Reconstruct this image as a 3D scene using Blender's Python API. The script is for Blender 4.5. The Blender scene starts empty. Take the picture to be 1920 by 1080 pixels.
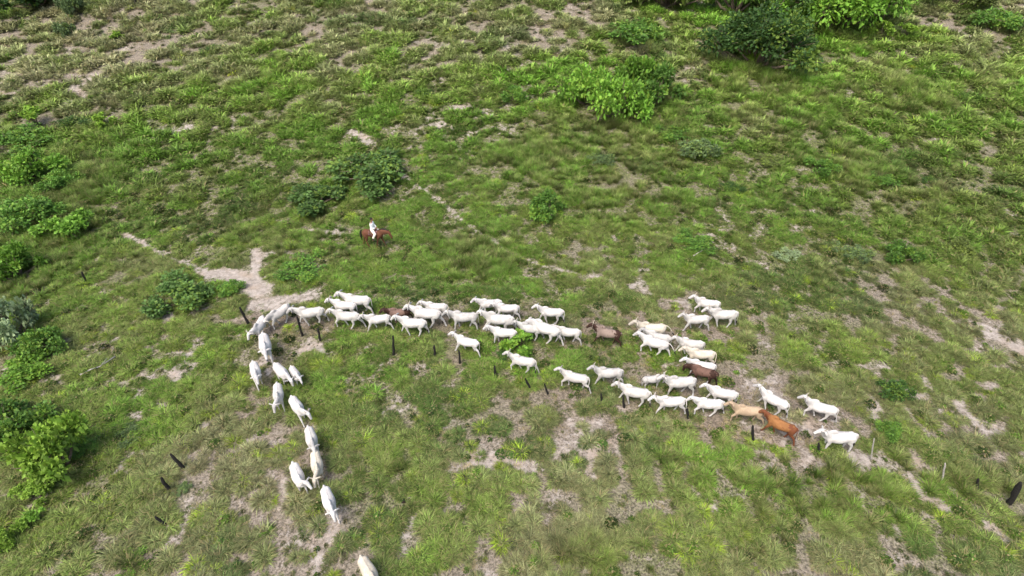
import bpy, math, random
import numpy as np
from mathutils import Vector, Matrix, noise as mnoise

random.seed(7)
S = bpy.context.scene
R = math.radians

# ------------------------------------------------------------------ camera, world, sun, exposure
CAM_H = 24.1
PITCH = R(36.6)
FPX = 1050.0                      # focal length in pixels of a 1920 px wide picture
cam_d = bpy.data.cameras.new("camera")
cam_d.sensor_width = 36.0
cam_d.lens = FPX / 1920.0 * 36.0
cam_d.clip_start = 0.5
cam_d.clip_end = 9000.0
cam = bpy.data.objects.new("camera", cam_d)
S.collection.objects.link(cam)
cam.location = (0, 0, CAM_H)
cam.rotation_euler = (math.pi / 2 - PITCH, 0, 0)
S.camera = cam

SUN_EL, SUN_AZ = R(58), R(215)    # azimuth clockwise from +Y: behind the camera, to its left
world = bpy.data.worlds.new("World")
S.world = world
world.use_nodes = True
wn = world.node_tree
bg = wn.nodes["Background"]
sky = wn.nodes.new("ShaderNodeTexSky")
sky.sky_type = 'NISHITA'
sky.sun_disc = False
sky.sun_elevation = SUN_EL
sky.sun_rotation = SUN_AZ
sky.air_density = 1.0
sky.dust_density = 6.0
sky.ozone_density = 1.0
wn.links.new(sky.outputs[0], bg.inputs[0])
bg.inputs[1].default_value = 0.15

sun_d = bpy.data.lights.new("sun", 'SUN')
sun_d.energy = 1.3
sun_d.angle = R(26)
sun_d.color = (1.0, 0.95, 0.86)
sun = bpy.data.objects.new("sun", sun_d)
S.collection.objects.link(sun)
sv = Vector((math.sin(SUN_AZ) * math.cos(SUN_EL), math.cos(SUN_AZ) * math.cos(SUN_EL), math.sin(SUN_EL)))
sun.rotation_euler = sv.to_track_quat('Z', 'Y').to_euler()
sun.location = sv * 60

S.view_settings.view_transform = 'Standard'
S.view_settings.look = 'None'
S.view_settings.gamma = 1.0
S.view_settings.exposure = 0.97

# ------------------------------------------------------------------ maths helpers
def _hash(ix, iy, seed):
    n = (ix.astype(np.int64) * 374761393 + iy.astype(np.int64) * 668265263 + seed * 974634777) & 0x7fffffff
    n = ((n ^ (n >> 13)) * 1274126177) & 0x7fffffff
    n = (n ^ (n >> 16)) & 0xffff
    return n / 65535.0

def vnoise(x, y, scale, seed):
    x = np.asarray(x, float) / scale + 1000.0
    y = np.asarray(y, float) / scale + 1000.0
    ix = np.floor(x); iy = np.floor(y)
    fx = x - ix; fy = y - iy
    fx = fx * fx * (3 - 2 * fx); fy = fy * fy * (3 - 2 * fy)
    a = _hash(ix, iy, seed); b = _hash(ix + 1, iy, seed)
    c = _hash(ix, iy + 1, seed); d = _hash(ix + 1, iy + 1, seed)
    return (a * (1 - fx) + b * fx) * (1 - fy) + (c * (1 - fx) + d * fx) * fy

def fbm(x, y, scale, seed, octs=3):
    s = 0; amp = 1; tot = 0
    for k in range(octs):
        s = s + amp * vnoise(np.asarray(x) * (1 + .013 * k) + 3.7 * k, y, scale / (2 ** k), seed + 17 * k)
        tot += amp; amp *= .55
    return s / tot

def sstep(a, b, x):
    t = np.clip((x - a) / (b - a), 0, 1)
    return t * t * (3 - 2 * t)

def height(x, y):
    x = np.asarray(x, float); y = np.asarray(y, float)
    fade = np.exp(-(np.maximum(0, np.hypot(x, y - 80) - 140) / 120) ** 2)
    # the pasture climbs a hillside behind the herd
    k = 9.0
    rise = .25 * k * (np.logaddexp(0, (y - 43) / k) - np.logaddexp(0, (y - 230) / k))
    return rise + fade * (0.9 * (fbm(x, y, 38, 3, 2) - .5) + 0.16 * (fbm(x, y, 3.2, 8, 2) - .5))

def px_ray(u, v):
    dx = (u - 960.0) / FPX; dy = -(v - 540.0) / FPX
    c, s = math.cos(PITCH), math.sin(PITCH)
    return Vector((dx, c + dy * s, -s + dy * c))

def px_ground(u, v, h=0.0):
    """point h above the terrain seen at picture position u, v"""
    d = px_ray(u, v); lo, hi = 5.0, 400.0
    for _ in range(34):
        t = (lo + hi) / 2
        if CAM_H + d.z * t > float(height(d.x * t, d.y * t)) + h: lo = t
        else: hi = t
    return Vector((d.x * t, d.y * t, CAM_H + d.z * t))

def px_scale(v):
    """picture px per metre across, on the terrain at picture height v"""
    return FPX * px_ray(960, v).y / px_ground(960, v).y

# ------------------------------------------------------------------ scene helpers
C = S.collection
def tag(o, label=None, cat=None, group=None, kind=None):
    if label: o['label'] = label
    if cat: o['category'] = cat
    if group: o['group'] = group
    if kind: o['kind'] = kind
    return o

def link(name, me, mat=None, parent=None, coll=None):
    o = bpy.data.objects.new(name, me)
    (coll or C).objects.link(o)
    if mat is not None and len(me.materials) == 0:
        me.materials.append(mat)
    if parent: o.parent = parent
    return o

def empty(name, loc, rz=0):
    o = bpy.data.objects.new(name, None)
    C.objects.link(o)
    o.location = loc; o.rotation_euler = (0, 0, rz)
    o.empty_display_size = .3
    return o

def mesh_np(name, verts, faces, smooth=True):
    me = bpy.data.meshes.new(name)
    me.from_pydata([tuple(v) for v in verts], [], faces)
    if smooth:
        me.polygons.foreach_set('use_smooth', [True] * len(me.polygons))
    me.update()
    return me

# ------------------------------------------------------------------ materials
def new_mat(name):
    m = bpy.data.materials.new(name); m.use_nodes = True
    nt = m.node_tree; nt.nodes.clear()
    out = nt.nodes.new('ShaderNodeOutputMaterial')
    return m, nt, out

def N(nt, typ, **kw):
    n = nt.nodes.new(typ)
    for k, v in kw.items(): setattr(n, k, v)
    return n

def mix(nt, fac, a, b, blend='MIX'):
    n = nt.nodes.new('ShaderNodeMix'); n.data_type = 'RGBA'; n.blend_type = blend
    for sock, val in ((n.inputs[0], fac), (n.inputs[6], a), (n.inputs[7], b)):
        if isinstance(val, (int, float)): sock.default_value = val
        elif isinstance(val, tuple): sock.default_value = (*val, 1)
        else: nt.links.new(val, sock)
    return n.outputs[2]

def ramp(nt, fac, p0, p1):
    n = nt.nodes.new('ShaderNodeMapRange'); n.interpolation_type = 'SMOOTHSTEP'
    n.inputs[1].default_value = p0; n.inputs[2].default_value = p1
    nt.links.new(fac, n.inputs[0])
    return n.outputs[0]

def math_n(nt, op, a, b):
    n = nt.nodes.new('ShaderNodeMath'); n.operation = op
    for sock, val in ((n.inputs[0], a), (n.inputs[1], b)):
        if isinstance(val, (int, float)): sock.default_value = val
        else: nt.links.new(val, sock)
    return n.outputs[0]

def noise_n(nt, coord, scale, detail=4, rough=.6):
    n = nt.nodes.new('ShaderNodeTexNoise')
    n.inputs['Scale'].default_value = scale
    n.inputs['Detail'].default_value = detail
    n.inputs['Roughness'].default_value = rough
    nt.links.new(coord, n.inputs['Vector'])
    return n.outputs[0]

def attr(nt, name, typ='GEOMETRY'):
    n = nt.nodes.new('ShaderNodeAttribute'); n.attribute_name = name; n.attribute_type = typ
    return n

def simple_mat(name, col, rough=.8, var=.25, scale=8, bump=.3, spec=.3):
    m, nt, out = new_mat(name)
    p = N(nt, 'ShaderNodeBsdfPrincipled')
    tc = N(nt, 'ShaderNodeTexCoord')
    n = noise_n(nt, tc.outputs['Object'], scale)
    dark = tuple(c * (1 - var) for c in col); lite = tuple(min(1, c * (1 + var)) for c in col)
    nt.links.new(mix(nt, ramp(nt, n, .3, .7), dark, lite), p.inputs['Base Color'])
    p.inputs['Roughness'].default_value = rough
    p.inputs['Specular IOR Level'].default_value = spec
    if bump:
        b = N(nt, 'ShaderNodeBump'); b.inputs['Strength'].default_value = bump
        b.inputs['Distance'].default_value = .02
        nt.links.new(noise_n(nt, tc.outputs['Object'], scale * 5), b.inputs['Height'])
        nt.links.new(b.outputs[0], p.inputs['Normal'])
    nt.links.new(p.outputs[0], out.inputs[0])
    return m

def leaf_shader(nt, out, col, trans=.35):
    d = N(nt, 'ShaderNodeBsdfPrincipled')
    d.inputs['Roughness'].default_value = .6
    d.inputs['Specular IOR Level'].default_value = .25
    t = N(nt, 'ShaderNodeBsdfTranslucent')
    nt.links.new(col, d.inputs['Base Color']); nt.links.new(col, t.inputs[0])
    ms = N(nt, 'ShaderNodeMixShader'); ms.inputs[0].default_value = trans
    nt.links.new(d.outputs[0], ms.inputs[1]); nt.links.new(t.outputs[0], ms.inputs[2])
    nt.links.new(ms.outputs[0], out.inputs[0])

# ground: sandy soil, thin straw litter and short green growth
M_ground, nt, out = new_mat('pasture_soil')
geo = N(nt, 'ShaderNodeNewGeometry'); P = geo.outputs['Position']
soil = attr(nt, 'soil').outputs['Fac']
lush = attr(nt, 'lush').outputs['Fac']
tramp = attr(nt, 'tramp').outputs['Fac']
n_f = noise_n(nt, P, 3.0, 6, .7); n_m = noise_n(nt, P, .7, 5, .6); n_xf = noise_n(nt, P, 9.0, 5, .75)
sand = mix(nt, ramp(nt, n_f, .35, .68), (.25, .222, .197), (.385, .35, .318))
sand = mix(nt, ramp(nt, n_m, .45, .75), sand, (.32, .26, .21))
sand = mix(nt, ramp(nt, n_xf, .52, .72), sand, (.20, .155, .11))
green = mix(nt, ramp(nt, n_xf, .38, .62), (.028, .036, .014), (.15, .18, .055))
green = mix(nt, ramp(nt, n_f, .45, .60), green, mix(nt, ramp(nt, n_xf, .4, .6), (.07, .062, .042), (.25, .22, .17)))
dry = mix(nt, ramp(nt, n_xf, .35, .65), (.085, .075, .058), (.29, .25, .20))
cover = mix(nt, ramp(nt, math_n(nt, 'ADD', lush, math_n(nt, 'MULTIPLY', math_n(nt, 'SUBTRACT', n_f, .5), 1.2)), .3, .7), dry, green)
cover = mix(nt, math_n(nt, 'MULTIPLY', tramp, .75), cover,
            mix(nt, ramp(nt, n_xf, .35, .7), (.085, .068, .05), (.22, .175, .14)))
thr = math_n(nt, 'ADD', soil, math_n(nt, 'MULTIPLY', math_n(nt, 'SUBTRACT', n_f, .5), 1.9))
thr = math_n(nt, 'ADD', thr, math_n(nt, 'MULTIPLY', math_n(nt, 'SUBTRACT', n_xf, .5), 1.3))
col = mix(nt, ramp(nt, thr, .30, .80), cover, sand)
p = N(nt, 'ShaderNodeBsdfPrincipled'); p.inputs['Roughness'].default_value = .95
p.inputs['Specular IOR Level'].default_value = .1
nt.links.new(col, p.inputs['Base Color'])
b = N(nt, 'ShaderNodeBump'); b.inputs['Strength'].default_value = .9; b.inputs['Distance'].default_value = .12
nt.links.new(n_f, b.inputs['Height'])
b2 = N(nt, 'ShaderNodeBump'); b2.inputs['Strength'].default_value = .9; b2.inputs['Distance'].default_value = .04
nt.links.new(n_xf, b2.inputs['Height']); nt.links.new(b.outputs[0], b2.inputs['Normal'])
nt.links.new(b2.outputs[0], p.inputs['Normal'])
nt.links.new(p.outputs[0], out.inputs[0])

# grass blades: each tuft carries its own tint, each blade its own variation
M_grass, nt, out = new_mat('grass_blades')
tint = attr(nt, 'tint', 'INSTANCER').outputs['Color']
bv = N(nt, 'ShaderNodeSeparateColor'); nt.links.new(attr(nt, 'blade').outputs['Color'], bv.inputs[0])
vv = N(nt, 'ShaderNodeMapRange'); vv.inputs[3].default_value = .38; vv.inputs[4].default_value = 1.55
nt.links.new(bv.outputs[0], vv.inputs[0])
vc = N(nt, 'ShaderNodeCombineColor')
for i in range(3): nt.links.new(vv.outputs[0], vc.inputs[i])
c = mix(nt, 1.0, tint, vc.outputs[0], 'MULTIPLY')
c = mix(nt, math_n(nt, 'MULTIPLY', bv.outputs[1], .7), c, (.36, .29, .15))
leaf_shader(nt, out, c, .32)

# shrub and tree leaves: colour comes from the object, each leaf varies
M_leaf, nt, out = new_mat('shrub_leaves')
oi = N(nt, 'ShaderNodeObjectInfo')
bv = N(nt, 'ShaderNodeSeparateColor'); nt.links.new(attr(nt, 'blade').outputs['Color'], bv.inputs[0])
vv = N(nt, 'ShaderNodeMapRange'); vv.inputs[3].default_value = .38; vv.inputs[4].default_value = 1.55
nt.links.new(bv.outputs[0], vv.inputs[0])
vc = N(nt, 'ShaderNodeCombineColor')
for i in range(3): nt.links.new(vv.outputs[0], vc.inputs[i])
c = mix(nt, 1.0, oi.outputs['Color'], vc.outputs[0], 'MULTIPLY')
c = mix(nt, math_n(nt, 'MULTIPLY', bv.outputs[1], .35), c, (.26, .36, .04))
leaf_shader(nt, out, c, .3)

M_bark = simple_mat('bark', (.13, .10, .075), .95, .4, 14, .8)
M_char = simple_mat('charred_wood', (.014, .013, .012), .85, .6, 18, .9)
M_grey_wood = simple_mat('weathered_wood', (.36, .34, .31), .9, .3, 16, .7)
M_dung = simple_mat('dry_dung', (.025, .018, .013), 1, .5, 12, 1)
M_horn = simple_mat('horn', (.40, .35, .28), .5, .4, 10, .1)
M_dark_hair = simple_mat('dark_hair', (.02, .017, .015), .9, .4, 30, .4)
M_shirt = simple_mat('pale_cotton', (.82, .83, .84), .85, .06, 10, .2)
M_trouser = simple_mat('cream_cotton', (.80, .74, .66), .85, .08, 10, .2)
M_skin = simple_mat('skin', (.22, .12, .075), .6, .12, 20, .1)
M_leather = simple_mat('saddle_leather', (.09, .045, .025), .5, .3, 12, .3)
M_blanket = simple_mat('mauve_blanket', (.20, .11, .15), .95, .2, 10, .4)
M_boot = simple_mat('boot_leather', (.02, .018, .017), .5, .3, 12, .2)

def coat_mat(name, patchy, dark=(.035, .017, .012)):
    m, nt, out = new_mat(name)
    oi = N(nt, 'ShaderNodeObjectInfo')
    tc = N(nt, 'ShaderNodeTexCoord')
    sep = N(nt, 'ShaderNodeSeparateColor'); nt.links.new(attr(nt, 'mark').outputs['Color'], sep.inputs[0])
    off = N(nt, 'ShaderNodeVectorMath', operation='ADD')
    rc = N(nt, 'ShaderNodeCombineXYZ')
    for i in range(3): nt.links.new(math_n(nt, 'MULTIPLY', oi.outputs['Random'], 31.0 + i), rc.inputs[i])
    nt.links.new(tc.outputs['Object'], off.inputs[0]); nt.links.new(rc.outputs[0], off.inputs[1])
    n1 = noise_n(nt, off.outputs[0], 2.6, 4, .6)
    n2 = noise_n(nt, off.outputs[0], 14, 3, .6)
    base = oi.outputs['Color']
    c = mix(nt, math_n(nt, 'MULTIPLY', ramp(nt, n1, .42, .66), .8), base, mix(nt, 1.0, base, (.72, .70, .70), 'MULTIPLY'))
    c = mix(nt, math_n(nt, 'MULTIPLY', ramp(nt, n2, .45, .65), .6), c, mix(nt, 1.0, base, (.80, .77, .73), 'MULTIPLY'))
    # grey smudges on hump and neck, mud on the lower legs
    c = mix(nt, math_n(nt, 'MULTIPLY', sep.outputs[1], ramp(nt, n1, .35, .6)), c, mix(nt, 1.0, base, (.58, .59, .62), 'MULTIPLY'))
    if patchy:
        k = math_n(nt, 'ADD', sep.outputs[2], math_n(nt, 'MULTIPLY', math_n(nt, 'SUBTRACT', noise_n(nt, off.outputs[0], 4.5, 4, .65), .5), 3.2))
        c = mix(nt, ramp(nt, k, .42, .60), c, dark)
    c = mix(nt, sep.outputs[0], c, (.035, .03, .03))
    p = N(nt, 'ShaderNodeBsdfPrincipled'); nt.links.new(c, p.inputs['Base Color'])
    p.inputs['Roughness'].default_value = .75
    p.inputs['Specular IOR Level'].default_value = .2
    b = N(nt, 'ShaderNodeBump'); b.inputs['Strength'].default_value = .35; b.inputs['Distance'].default_value = .03
    nt.links.new(n2, b.inputs['Height']); nt.links.new(b.outputs[0], p.inputs['Normal'])
    nt.links.new(p.outputs[0], out.inputs[0])
    return m
M_coat = coat_mat('short_hair_coat', False)
M_coat_patchy = coat_mat('patchy_hair_coat', True)
M_coat_russet = coat_mat('russet_hair_coat', True, (.13, .045, .02))

# ------------------------------------------------------------------ cover maps (where the pasture is bare, lush, trampled, tall)
# painted patches: u, v, radius u, radius v (in photo px, laid on the terrain), amount
SOIL = [(480,535,34,14,1.0),(425,515,42,10,.9),(482,490,10,28,.9),(540,558,60,12,.8),(500,580,70,22,.75),(380,510,25,8,.7),
        (375,235,70,30,.55),(350,262,50,18,.5),(470,326,50,10,.5),(240,278,30,10,.4),(270,300,50,30,.35),
        (1400,490,50,32,.45),(1500,420,60,14,.4),(1430,430,40,16,.35),(1290,500,50,20,.3),
        (1730,745,80,48,.6),(1850,600,110,45,.55),(1895,635,60,25,.6),(1700,770,60,25,.35),
        (985,535,30,20,.35),(830,128,20,6,.5),(460,120,60,16,.2),(950,90,12,10,.5),
        (600,660,60,12,.45),(740,705,40,14,.35),(720,760,90,40,.25),(420,800,120,60,.35),(330,950,90,90,.45),
        (400,1010,120,70,.4),(760,930,200,110,.30),(540,960,100,110,.35),(900,880,170,70,.4),(1150,860,120,40,.4),
        (1230,930,150,60,.35),(1330,1000,120,60,.4),(1480,870,90,25,.45),(1650,960,70,18,.55),(1340,860,60,30,.4),
        (1900,1000,60,30,.3),(60,180,100,40,.35),(130,165,60,25,.3),(600,20,60,14,.3),(1900,385,50,40,.4),(1850,180,90,60,.35),
        (1800,60,70,10,.4),(730,640,200,12,.25),(1250,540,60,8,.3),(860,740,120,30,.15),(1200,800,200,26,.28),(250,780,30,20,.2)]
PATHS = [([(228,436),(262,455),(312,482)],.36,1.0), ([(312,482),(345,492),(385,512)],.30,.75),
         ([(395,512),(430,514),(462,528),(490,545)],.85,1.0), ([(480,468),(481,500),(478,525)],.42,.95),
         ([(490,562),(540,560),(590,552)],.8,.62),
         ([(585,430),(610,432),(640,437)],.4,.8),
         ([(662,246),(690,266)],.7,.8),
         ([(748,322),(775,342),(825,378),(862,408),(905,440),(960,475),(1020,498),(1100,515),(1190,540),(1290,572)],.27,.77),
         ([(943,80),(962,105)],.8,.7),([(1848,618),(1880,636),(1925,658)],.8,.9),
         ([(1640,215),(1740,330),(1800,420)],.8,.12)]
LUSH = [(60,450,170,330,.35),(700,430,330,120,.40),(860,480,120,60,.3),(1150,230,260,140,.2),(1300,430,250,120,.12),(300,420,130,60,.2),
        (450,190,330,150,-.22),(860,60,260,60,-.15),(700,880,90,50,.2),(1080,980,330,90,.15),(1550,950,260,130,.25),(960,150,120,40,.2),(150,1000,160,120,.15),
        (250,640,160,90,-.12),(1730,640,230,190,-.4),(1100,600,500,40,-.15),(1250,700,330,60,-.15),(1050,40,200,70,-.28),
        (380,950,280,170,-.12),(180,130,180,60,-.12),(1850,130,120,80,-.25),(560,340,180,100,.15),(640,720,110,40,.15),(1560,230,260,110,.12)]
TRAMP = [(540,600,110,24,.8),(500,700,50,90,.6),(560,860,60,130,.4),(800,600,250,26,.65),(1050,620,190,34,.65),(1250,640,150,60,.6),
         (1350,740,180,50,.6),(1550,790,90,45,.5),(1330,585,70,30,.4),(1250,800,230,26,.7),(1050,740,150,20,.55),(850,680,150,22,.5),
         (1540,860,100,40,.5),(1450,810,60,25,.6)]
TALL = [(970,290,70,30,.8),(880,480,70,40,.7),(1690,160,40,30,.6),(1720,210,70,35,.4),(1560,520,60,35,.4),(1100,330,160,60,.35),
        (1650,870,90,40,.55),(1820,900,70,30,.4),(1080,1040,120,50,.5),(60,420,120,160,.5),(170,340,50,30,.5),
        (700,880,60,30,.3),(1480,900,120,50,.4),(1620,330,150,60,.45),(1220,240,160,60,.4),(1450,170,120,60,.4),(250,1050,40,25,.6),
        (1240,855,60,25,.4),(1640,960,90,40,.3)]

def prep(blobs):
    r = []
    for (u, v, ru, rv, a) in blobs:
        c = px_ground(u, v)
        s = px_scale(v)
        top = px_ground(u, max(v - rv, 0)); bot = px_ground(u, v + rv)
        r.append((c.x, (top.y + bot.y) / 2 * .5 + c.y * .5, ru / s, max(.4, abs(top.y - bot.y) / 2), a))
    return r
B_SOIL, B_LUSH, B_TRAMP, B_TALL = prep(SOIL), prep(LUSH), prep(TRAMP), prep(TALL)
W_PATHS = [([px_ground(u, v) for u, v in pts], w, a) for pts, w, a in PATHS]

def blobs(bl, x, y):
    s = np.zeros(np.shape(x))
    for (cx, cy, rx, ry, a) in bl:
        d2 = ((x - cx) / rx) ** 2 + ((y - cy) / ry) ** 2
        s = s + a * np.exp(-d2 * .9)
    return s

def path_map(x, y):
    s = np.zeros(np.shape(x))
    for pts, w, a in W_PATHS:
        for p, q in zip(pts, pts[1:]):
            dx, dy = q.x - p.x, q.y - p.y
            t = np.clip(((x - p.x) * dx + (y - p.y) * dy) / (dx * dx + dy * dy), 0, 1)
            d = np.hypot(x - p.x - t * dx, y - p.y - t * dy)
            s = np.maximum(s, a * np.exp(-(d / w) ** 2))
    return s

def maps(x, y):
    n1 = fbm(x, y, 9, 21, 3); n2 = fbm(x, y, 1.15, 22, 3); n3 = fbm(x, y, 26, 23, 2)
    # low growth lies in streaks that run across the slope
    st = fbm(x * .45 + y * .12, y, 2.2, 31, 2)
    tr = np.clip(blobs(B_TRAMP, x, y), 0, 1)
    near = sstep(36, 22, y)
    soil = .02 + .12 * near + (.80 - .40 * near) * blobs(B_SOIL, x, y) + .75 * (n1 - .5) + (1.15 + .5 * near) * (n2 - .5) + sstep(45, 62, y) * (.05 + .75 * (fbm(x, y, 1.5, 91, 2) - .5)) + .5 * (st - .5)
    soil = np.maximum(soil, path_map(x, y) * 1.15)
    lush = .56 + .12 * near + blobs(B_LUSH, x, y) + 1.3 * (n3 - .5) + .9 * (fbm(x, y, 5, 41, 3) - .5) - .35 * tr
    tall = .02 + blobs(B_TALL, x, y) + .5 * (fbm(x, y, 7, 51, 2) - .5) - .6 * tr
    return np.clip(soil, 0, 1), np.clip(lush, 0, 1), tr, np.clip(tall, 0, 1)

# ------------------------------------------------------------------ ground: one sheet to the horizon
def axis(lo, hi, step, far):
    a = list(np.arange(lo, hi + step / 2, step))
    o = []; d = step * 2; p = hi
    while p < far:
        p += d; d *= 1.6; o.append(p)
    q = []; d = step * 2; p = lo
    while p > -far:
        p -= d; d *= 1.6; q.append(p)
    return np.array(q[::-1] + a + o)
xs = axis(-60, 60, .4, 5000); ys = axis(4, 90, .4, 5000)
xs = np.unique(np.concatenate([xs[xs < -60.1], np.arange(-130, -60, .9), np.arange(-60, 60, .4), np.arange(60, 130, .9), xs[xs > 60.1]]))
ys = np.unique(np.concatenate([ys[ys < 4], np.arange(4, 84, .4), np.arange(84, 190, .9), ys[ys > 190]]))
GX, GY = np.meshgrid(xs, ys)
GZ = height(GX, GY)
nx, ny = len(xs), len(ys)
me = bpy.data.meshes.new('ground')
me.vertices.add(nx * ny)
me.vertices.foreach_set('co', np.stack([GX, GY, GZ], -1).reshape(-1).astype(np.float32))
ii, jj = np.meshgrid(np.arange(nx - 1), np.arange(ny - 1))
a0 = (jj * nx + ii).reshape(-1)
quads = np.stack([a0, a0 + 1, a0 + nx + 1, a0 + nx], -1).astype(np.int32)
me.loops.add(quads.size); me.loops.foreach_set('vertex_index', quads.reshape(-1))
me.polygons.add(len(quads))
me.polygons.foreach_set('loop_start', np.arange(0, quads.size, 4, dtype=np.int32))
me.polygons.foreach_set('use_smooth', np.ones(len(quads), bool))
me.update(calc_edges=True)
so, lu, tr, ta = maps(GX, GY)
for nm, arr in (('soil', so), ('lush', lu), ('tramp', tr)):
    at = me.attributes.new(nm, 'FLOAT', 'POINT')
    at.data.foreach_set('value', arr.reshape(-1).astype(np.float32))
tag(link('ground', me, M_ground), kind='structure')

# ------------------------------------------------------------------ grass
proto_coll = bpy.data.collections.new('grass_prototypes')   # never linked to the scene

def set_blade_attr(me, cols):
    ca = me.color_attributes.new('blade', 'FLOAT_COLOR', 'POINT')
    a = np.ones((len(me.vertices), 4), np.float32); a[:, :3] = cols
    ca.data.foreach_set('color', a.reshape(-1))

def tuft(rnd, n, r0, h, lean, width, curl=.5, straw=.1, hvar=.35):
    V = []; F = []; Cc = []
    for _ in range(n):
        az = rnd.uniform(0, 2 * math.pi)
        rr = r0 * math.sqrt(rnd.random())
        bx, by = rr * math.cos(az), rr * math.sin(az)
        az2 = az + rnd.gauss(0, .6)
        L = h * (1 + rnd.uniform(-hvar, hvar))
        th = abs(rnd.gauss(lean * (.4 + .8 * rr / max(r0, 1e-3)), .22))
        w = width * rnd.uniform(.7, 1.3)
        dx, dy = math.cos(az2), math.sin(az2)
        sx, sy = -dy, dx
        px, py, pz = bx, by, -.03
        k = len(V); segs = 3; ang = th
        bv = rnd.random(); st = 1.0 if rnd.random() < straw else 0.0
        for s in range(segs + 1):
            ww = w * (1 - (s / segs) ** 1.6) * .5 + .0008
            V.append((px - sx * ww, py - sy * ww, pz)); V.append((px + sx * ww, py + sy * ww, pz))
            tipc = min(1, st + .25 * (s / segs) ** 2)
            Cc += [(bv, tipc, 0)] * 2
            seg = L / segs
            px += dx * math.sin(ang) * seg; py += dy * math.sin(ang) * seg; pz += math.cos(ang) * seg
            ang = min(1.9, ang + curl * rnd.uniform(.5, 1.3))
        for s in range(segs):
            F.append((k + 2 * s, k + 2 * s + 1, k + 2 * s + 3, k + 2 * s + 2))
    return V, F, Cc

def weed(rnd, n, r, h, size):
    V = []; F = []; Cc = []
    for _ in range(n):
        az = rnd.uniform(0, 6.283); rr = r * math.sqrt(rnd.random())
        c = Vector((rr * math.cos(az), rr * math.sin(az), h * (1 - (rr / r) ** 2) * rnd.uniform(.5, 1.05)))
        d = Vector((math.cos(az), math.sin(az), rnd.uniform(-.3, .5))).normalized()
        s = d.cross(Vector((rnd.uniform(-.4, .4), rnd.uniform(-.4, .4), 1))).normalized()
        L = size * rnd.uniform(.6, 1.4); w = L * .33
        k = len(V)
        V += [tuple(c - d * L * .5), tuple(c + s * w), tuple(c + d * L * .5 - Vector((0, 0, L * .12))), tuple(c - s * w)]
        F.append((k, k + 1, k + 2, k + 3))
        bv = rnd.random(); y = rnd.random() < .15
        Cc += [(bv, 1.0 if y else 0, 0)] * 4
    return V, F, Cc

prnd = random.Random(3)
PROTO = []
def add_proto(kind, data, nm='grass_tuft'):
    V, F, Cc = data
    me = mesh_np(nm, V, F, False)
    set_blade_attr(me, np.array(Cc, np.float32))
    o = link('%s_%02d' % (nm, len(PROTO)), me, M_grass, coll=proto_coll)
    PROTO.append(kind)
# names are only sorting keys of data outside the scene
for _ in range(4): add_proto('tuft', tuft(prnd, 95, .15, .34, .95, .034, .55, .10))
for _ in range(4): add_proto('mat', tuft(prnd, 85, .36, .15, 1.0, .036, .40, .16))
for _ in range(2): add_proto('tall', tuft(prnd, 110, .26, .85, .36, .036, .36, .12))
for _ in range(3): add_proto('straw', tuft(prnd, 60, .42, .22, 1.35, .030, .12, .75))
for _ in range(3): add_proto('weed', weed(prnd, 46, .28, .28, .17))
for _ in range(3): add_proto('mound', tuft(prnd, 140, .26, .42, .95, .036, .55, .08))
for _ in range(4): add_proto('coarse', tuft(prnd, 46, .28, .55, .80, .105, .45, .06))
for _ in range(2): add_proto('bushlet', weed(prnd, 190, .55, .60, .17))
KIND = {k: [i for i, q in enumerate(PROTO) if q == k] for k in set(PROTO)}

rng = np.random.default_rng(11)
def scatter(y0, y1, dens):
    hw = lambda y: .914 * (.803 * y + CAM_H * .596) + 7
    w = hw(y1)
    n = int((y1 - y0) * 2 * w * dens)
    x = rng.uniform(-w, w, n); y = rng.uniform(y0, y1, n)
    k = np.abs(x) < hw(y)
    return x[k], y[k]
parts = [scatter(7, 28, 52), scatter(28, 44, 44), scatter(44, 64, 24), scatter(64, 92, 16), scatter(92, 130, 3)]
X = np.concatenate([p[0] for p in parts]); Y = np.concatenate([p[1] for p in parts])
so, lu, tr, ta = maps(X, Y)
nz = fbm(X, Y, .9, 71, 2)
u0 = rng.random(len(X))
fm = sstep(26, 50, Y)
clump = fbm(X, Y, .78, 78, 2) * (1 - fm) + fbm(X, Y, 1.25, 77, 2) * fm
pkeep = np.clip(1.10 - 1.0 * so, .16, 1) * (.09 + .91 * sstep(.47, .54, clump + .20 * (lu - .42) + .05 * sstep(36, 55, Y))) * (1 - .97 * np.clip(path_map(X, Y) * 1.4, 0, 1))
pkeep *= 1 - .9 * np.clip(sstep(.25, .7, .8 * blobs(B_SOIL[:6], X, Y)), 0, 1)
keep = u0 < pkeep
X, Y, so, lu, tr, ta, clump = [a[keep] for a in (X, Y, so, lu, tr, ta, clump)]
n = len(X)
dist = np.hypot(X, Y)
r1 = rng.random(n); r2 = rng.random(n); r3 = rng.random(n); r4 = rng.random(n)
idx = np.zeros(n, np.int32); scl = np.ones(n); tint = np.zeros((n, 3))
LUSHC = np.array((.120, .250, .028)); MIDC = np.array((.150, .235, .040)); OLIVE = np.array((.165, .205, .075))
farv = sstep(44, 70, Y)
DARKC = np.array((.045, .105, .020)); STRAW = np.array((.48, .40, .26)); GREY = np.array((.24, .24, .135)); LIME = np.array((.27, .40, .035))
cn = fbm(X, Y, 3.5, 81, 3); dn = fbm(X, Y, 6, 83, 3)
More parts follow.
